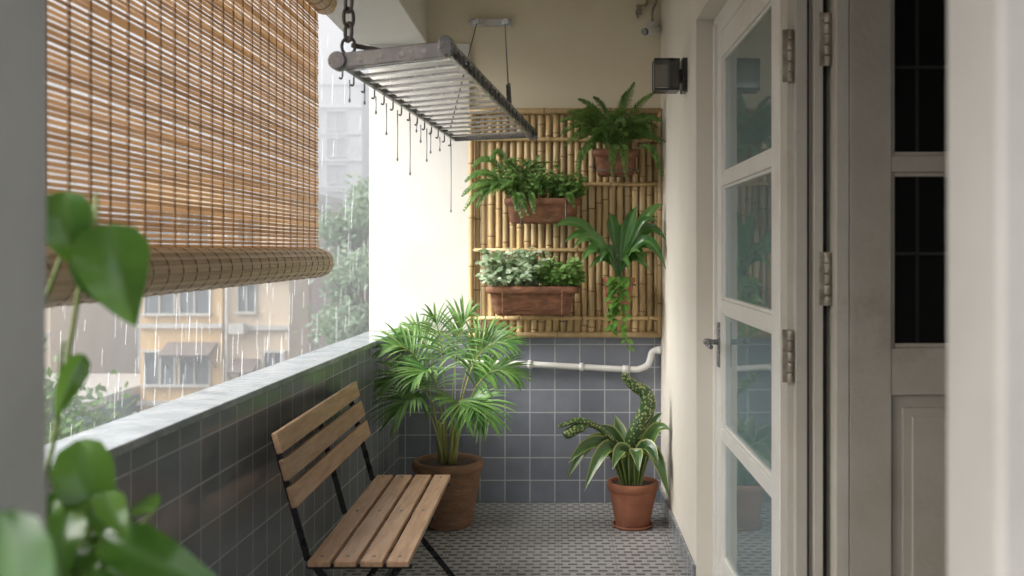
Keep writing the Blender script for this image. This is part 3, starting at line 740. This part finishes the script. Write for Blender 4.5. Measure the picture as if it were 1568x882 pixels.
pl((-.58,1.2,1.075),(-.53,1.14,.995),.032,(0,-1,.8),.9)
pl((-.66,1.22,1.17),(-.61,1.17,1.09),.030,(0,-1,.7),.75)
pl((-.67,1.24,1.26),(-.63,1.2,1.18),.026,(.4,-1,.5),.8)
pl((-.60,1.25,1.125),(-.54,1.2,1.09),.024,(0,-.6,1),.7)
pl((-.52,1.15,1.045),(-.45,1.12,.985),.028,(0,-.8,1),.6)
for i in range(46):
    a=Vector((-.66+R.uniform(-.1,.16),1.25+R.uniform(-.14,.05),.99+R.uniform(-.06,.15))); st(c,a,(0,0,.08))
    pl(a,a+Vector((R.uniform(-.05,.08),R.uniform(-.08,-.02),R.uniform(-.08,.02))),R.uniform(.018,.032),(R.uniform(-.6,.6),-1,R.uniform(.2,1.6)),R.random())
st(c,(-.46,.84,1.20),(0,-.05,.15)); pl((-.468,.84,1.21),(-.425,.82,1.09),.040,(.4,-1,-.3),.0)
pl((-.50,.86,1.18),(-.465,.84,1.06),.04,(.4,-1,-.2),.0)
pl((-.455,.86,1.13),(-.40,.82,1.06),.026,(.1,-1,.5),.1)
m.build('leaves',[pothL,stem],g)

# ------------------------------------------------------------------ outdoors
GZ=-12
gm=surf('asphalt_wet',(0.07,0.07,0.072),(0.05,0.05,0.052),0.5,rough=0.35,bump=0.1,bscale=8)
m=MB(); m.quad([(-600,-400,GZ),(600,-400,GZ),(600,900,GZ),(-600,900,GZ)]); m.build('ground',[gm])
win=surf('window_dark',(0.10,0.12,0.13),(0.16,0.18,0.19),0.8,rough=0.2,bump=0)
wfr=surf('window_frame',(0.55,0.54,0.50),(0.45,0.44,0.40),2,rough=0.5,bump=0)
roofm=surf('awning_metal',(0.17,0.14,0.12),(0.24,0.20,0.18),2,rough=0.6,bump=0.1)
def facade(name,x0,x1,y,depth,z1,wall,wins,ledges=(),awn=(),extra=None,wm=None,accent=None,fr=None):
    m=MB(); m.box(x0,x1,y,y+depth,GZ,z1,0)
    m.box(x0-.2,x1+.2,y-.2,y+depth+.2,z1,z1+.35,2)
    for z in ledges: m.box(x0-.05,x1+.05,y-.22,y-.003,z-.09,z+.09,2)
    for (x,z,w,h) in wins:
        m.box(x-w/2,x+w/2,y-.02,y-.002,z-h/2,z+h/2,1)
        for a in ((x-w/2-.07,x-w/2,z-h/2,z+h/2),(x+w/2,x+w/2+.07,z-h/2,z+h/2),(x-.03,x+.03,z-h/2,z+h/2)): m.box(a[0],a[1],y-.10,y-.003,a[2],a[3],2)
        m.box(x-w/2-.12,x+w/2+.12,y-.25,y-.003,z-h/2-.1,z-h/2,2); m.box(x-w/2-.12,x+w/2+.12,y-.3,y-.003,z+h/2,z+h/2+.08,2)
    for (x,z,w) in awn:
        M=Matrix.Translation((x,y,z))@Matrix.Rotation(math.radians(22),4,'X'); m.box(-w/2,w/2,-1.1,0,-.04,.04,3,None,M)
        for q in (-.48,0,.48): m.beam((x+q*w,y-1.0,z-.42),(x+q*w,y-.02,z-1.0),.04,.04,3)
    if extra: extra(m)
    return m.build(name,[wall,wm or win,fr or wfr,roofm,accent or wfr])
yel=surf('ochre_render',(0.66,0.46,0.23),(0.58,0.40,0.20),0.5,rough=0.9,bump=0,c3=(0.48,0.34,0.20))
crm=surf('cream_render',(0.68,0.56,0.41),(0.61,0.50,0.37),0.5,rough=0.9,bump=0,c3=(0.50,0.42,0.33))
pnk=surf('pinkish_render',(0.55,0.44,0.40),(0.50,0.41,0.37),0.5,rough=0.9,bump=0)
grn=surf('green_panel',(0.12,0.30,0.22),(0.16,0.34,0.26),1,rough=0.6,bump=0); red=surf('red_panel',(0.45,0.10,0.08),(0.38,0.09,0.07),1,rough=0.6,bump=0)
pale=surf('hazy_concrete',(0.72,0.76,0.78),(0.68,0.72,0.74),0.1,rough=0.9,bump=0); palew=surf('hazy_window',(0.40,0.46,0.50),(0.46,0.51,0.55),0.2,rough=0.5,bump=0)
W=[(x,z,1.15,1.3) for z in (-6.2,-3.3,-.45,2.4) for x in (-14.6,-16.0) ]
facade('ochre_apartment_building',-16.8,-13.5,40,9,4.5,yel,W,ledges=(-4.7,-1.6,1.2),awn=((-14.7,-2.3,2.0),(-14.7,-5.2,2.0)))
W=[(x,z,.65,1.1) for z in (-6.8,-3.9,-.5,2.2) for x in (-12.6,)]+[(-11.5,z,.75,1.0) for z in (-6,-3.2,0.9)]
def ex(m):
    m.tube([(-13.3,39.9,-12),(-13.3,39.9,3.6)],.06,6,2); m.box(-12.2,-11.6,39.5,39.99,-4.6,-4.1,2); m.box(-13.1,-12.5,39.5,39.99,-1.9,-1.5,2)
facade('cream_apartment_building',-13.5,-10.9,40.3,9,3.6,crm,W,ledges=(-1.7,),awn=((-12.6,-3.0,1.0),),extra=ex)
def ex2(m):
    for i,z in enumerate((-5,-3.6,-2.2,-.8,.6,2)): m.box(-11.7,-11.0,43.4,43.49,z,z+1.0,4 if i%2 else 3)
facade('pink_apartment_building',-12.6,-10.75,43.5,9,3.2,pnk,[(-12.2,z,.6,1) for z in (-5.5,-2.6,.3)],extra=ex2,accent=red)
o=D.objects['pink_apartment_building']; o.data.materials[3]=grn
facade('teal_shop_building',-24,-17.2,36,8,-4.4,grn,[(x,-6,1.3,1.3) for x in (-22.5,-20.5,-18.5)],awn=((-19,-5,3),(-22,-5,2.5)))
facade('low_rise_building',-40,-24.5,48,10,3,crm,[(x,z,1.4,1.5) for x in range(-39,-25,3) for z in (-7,-4,-1)],ledges=(-2.6,.4))
W=[(x,z,2.0,2.0) for z in range(-8,19,3) for x in range(-46,-22,3)]
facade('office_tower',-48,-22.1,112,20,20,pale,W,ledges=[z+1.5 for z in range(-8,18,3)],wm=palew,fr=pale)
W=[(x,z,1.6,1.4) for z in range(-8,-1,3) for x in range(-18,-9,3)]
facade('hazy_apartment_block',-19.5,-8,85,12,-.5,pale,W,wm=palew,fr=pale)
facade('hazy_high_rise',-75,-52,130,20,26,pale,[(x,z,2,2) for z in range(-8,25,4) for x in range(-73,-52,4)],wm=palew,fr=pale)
def tree(name,x,y,zc,rx,rz,mat_,n=26,q=150,ls=.22):
    g=group(name); m=MB()
    m.tube(smoothpath([(x,y,GZ),(x+.15,y,(GZ+zc)/2),(x,y,zc-rz*.3),(x+.1,y,zc+rz*.4)],4),[.32-.02*i for i in range(13)],8)
    cl=[]
    for i in range(n):
        a=R.uniform(0,6.28);u=R.uniform(-1,1);s_=math.sqrt(1-u*u)*R.uniform(.45,1)
        c=Vector((x+math.cos(a)*s_*rx,y+math.sin(a)*s_*rx,zc+u*rz*.9)); cl.append(c)
        m.tube(bez((x,y,zc-rz*.5),(x*.5+c.x*.5,y*.5+c.y*.5,zc-rz*.2),c,n=5),[.06,.05,.04,.03,.02,.012],5)
    m.build('trunk',[bark],g); m=MB()
    for c in cl:
        base=R.random(); cr=rx*R.uniform(.25,.45)
        for k in range(q):
            d_=Vector((R.gauss(0,1),R.gauss(0,1),R.gauss(0,.75)))*cr*.55; p=c+d_
            a=Vector((R.uniform(-1,1),R.uniform(-1,1),R.uniform(-1,1))).normalized()*ls; b=a.orthogonal().normalized()*ls*.5
            m.quad([p-a,p-b,p+a,p+b],0,min(1,max(0,base*.5+.5*R.random()+d_.z*.2)))
    m.build('crown',[mat_],g)
tl=leaf('tree_leaf',(0.07,0.14,0.05),(0.19,0.29,0.12),rough=.5)
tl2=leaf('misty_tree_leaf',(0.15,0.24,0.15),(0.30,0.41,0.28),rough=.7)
tree('street_tree',-8.2,13.5,-1.9,1.7,2.0,tl,24,150,.09)
tree('street_tree',-13.0,24,-4.4,2.4,2.6,tl,24,130,.15)
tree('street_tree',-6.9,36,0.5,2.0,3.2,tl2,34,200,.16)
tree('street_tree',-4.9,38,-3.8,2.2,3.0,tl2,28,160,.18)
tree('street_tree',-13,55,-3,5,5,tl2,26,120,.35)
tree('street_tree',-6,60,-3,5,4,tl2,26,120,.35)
tree('street_tree',-22,30,-5,4,4,tl,20,120,.2)
# mist
mm=D.materials.new('mist'); mm.use_nodes=True; nt=mm.node_tree; nt.nodes.remove(nt.nodes['Principled BSDF'])
vs=nt.nodes.new('ShaderNodeVolumeScatter'); vs.inputs['Density'].default_value=0.0125; vs.inputs['Color'].default_value=(.98,.99,1,1); vs.inputs['Anisotropy'].default_value=0.2
nt.links.new(vs.outputs[0],nt.nodes['Material Output'].inputs['Volume'])
m=MB(); m.box(-140,60,8,170,GZ-.5,45); m.build('mist',[mm])
# rain
m=MB()
for i in range(950):
    y=R.uniform(4.6,11); x=-1.3-R.uniform(0,1)*y*.42; z=R.uniform(-2.2,3.4); L=R.uniform(.07,.24); w=R.uniform(.0009,.0019)
    m.quad([(x-w,y,z),(x+w,y,z),(x+w+.006,y,z+L),(x-w+.006,y,z+L)])
rainm=glass('rain_water',(0.92,0.95,0.97),0.6,0.1)
m.build('rain',[rainm])

# ------------------------------------------------------------------ light
w=D.worlds.new('World'); scene.world=w; w.use_nodes=True; nt=w.node_tree; bg=nt.nodes['Background']
sk=nt.nodes.new('ShaderNodeTexSky'); sk.sky_type='NISHITA'; sk.sun_disc=False; sk.sun_elevation=math.radians(42); sk.sun_rotation=math.radians(-115); sk.dust_density=5; sk.air_density=1.0; sk.ozone_density=1
hs=nt.nodes.new('ShaderNodeHueSaturation'); hs.inputs['Saturation'].default_value=.27; hs.inputs['Value'].default_value=3.5
nt.links.new(sk.outputs[0],hs.inputs['Color']); nt.links.new(hs.outputs[0],bg.inputs[0]); bg.inputs[1].default_value=0.15
sd=D.lights.new('sun','SUN'); sd.energy=0.5; sd.angle=math.radians(35); sd.color=(1,.98,.95); so=D.objects.new('sun',sd); scene.collection.objects.link(so)
az=math.radians(-115); el=math.radians(42); dv=Vector((math.sin(az)*math.cos(el),math.cos(az)*math.cos(el),math.sin(el)))
so.rotation_euler=(dv).to_track_quat('Z','Y').to_euler()
scene.view_settings.view_transform='Standard'; scene.view_settings.look='None'; scene.view_settings.exposure=0
# ------------------------------------------------------------------ camera
cd=D.cameras.new('camera'); cam=D.objects.new('camera',cd); scene.collection.objects.link(cam); scene.camera=cam
cam.location=(0,0,1.43); cam.rotation_euler=(math.radians(90),0,0); cd.lens=35; cd.sensor_width=36
cd.shift_x=-0.0453; cd.shift_y=-0.037; cd.clip_start=.05; cd.clip_end=2000
cd.dof.use_dof=True; cd.dof.focus_distance=4.4; cd.dof.aperture_fstop=3.0
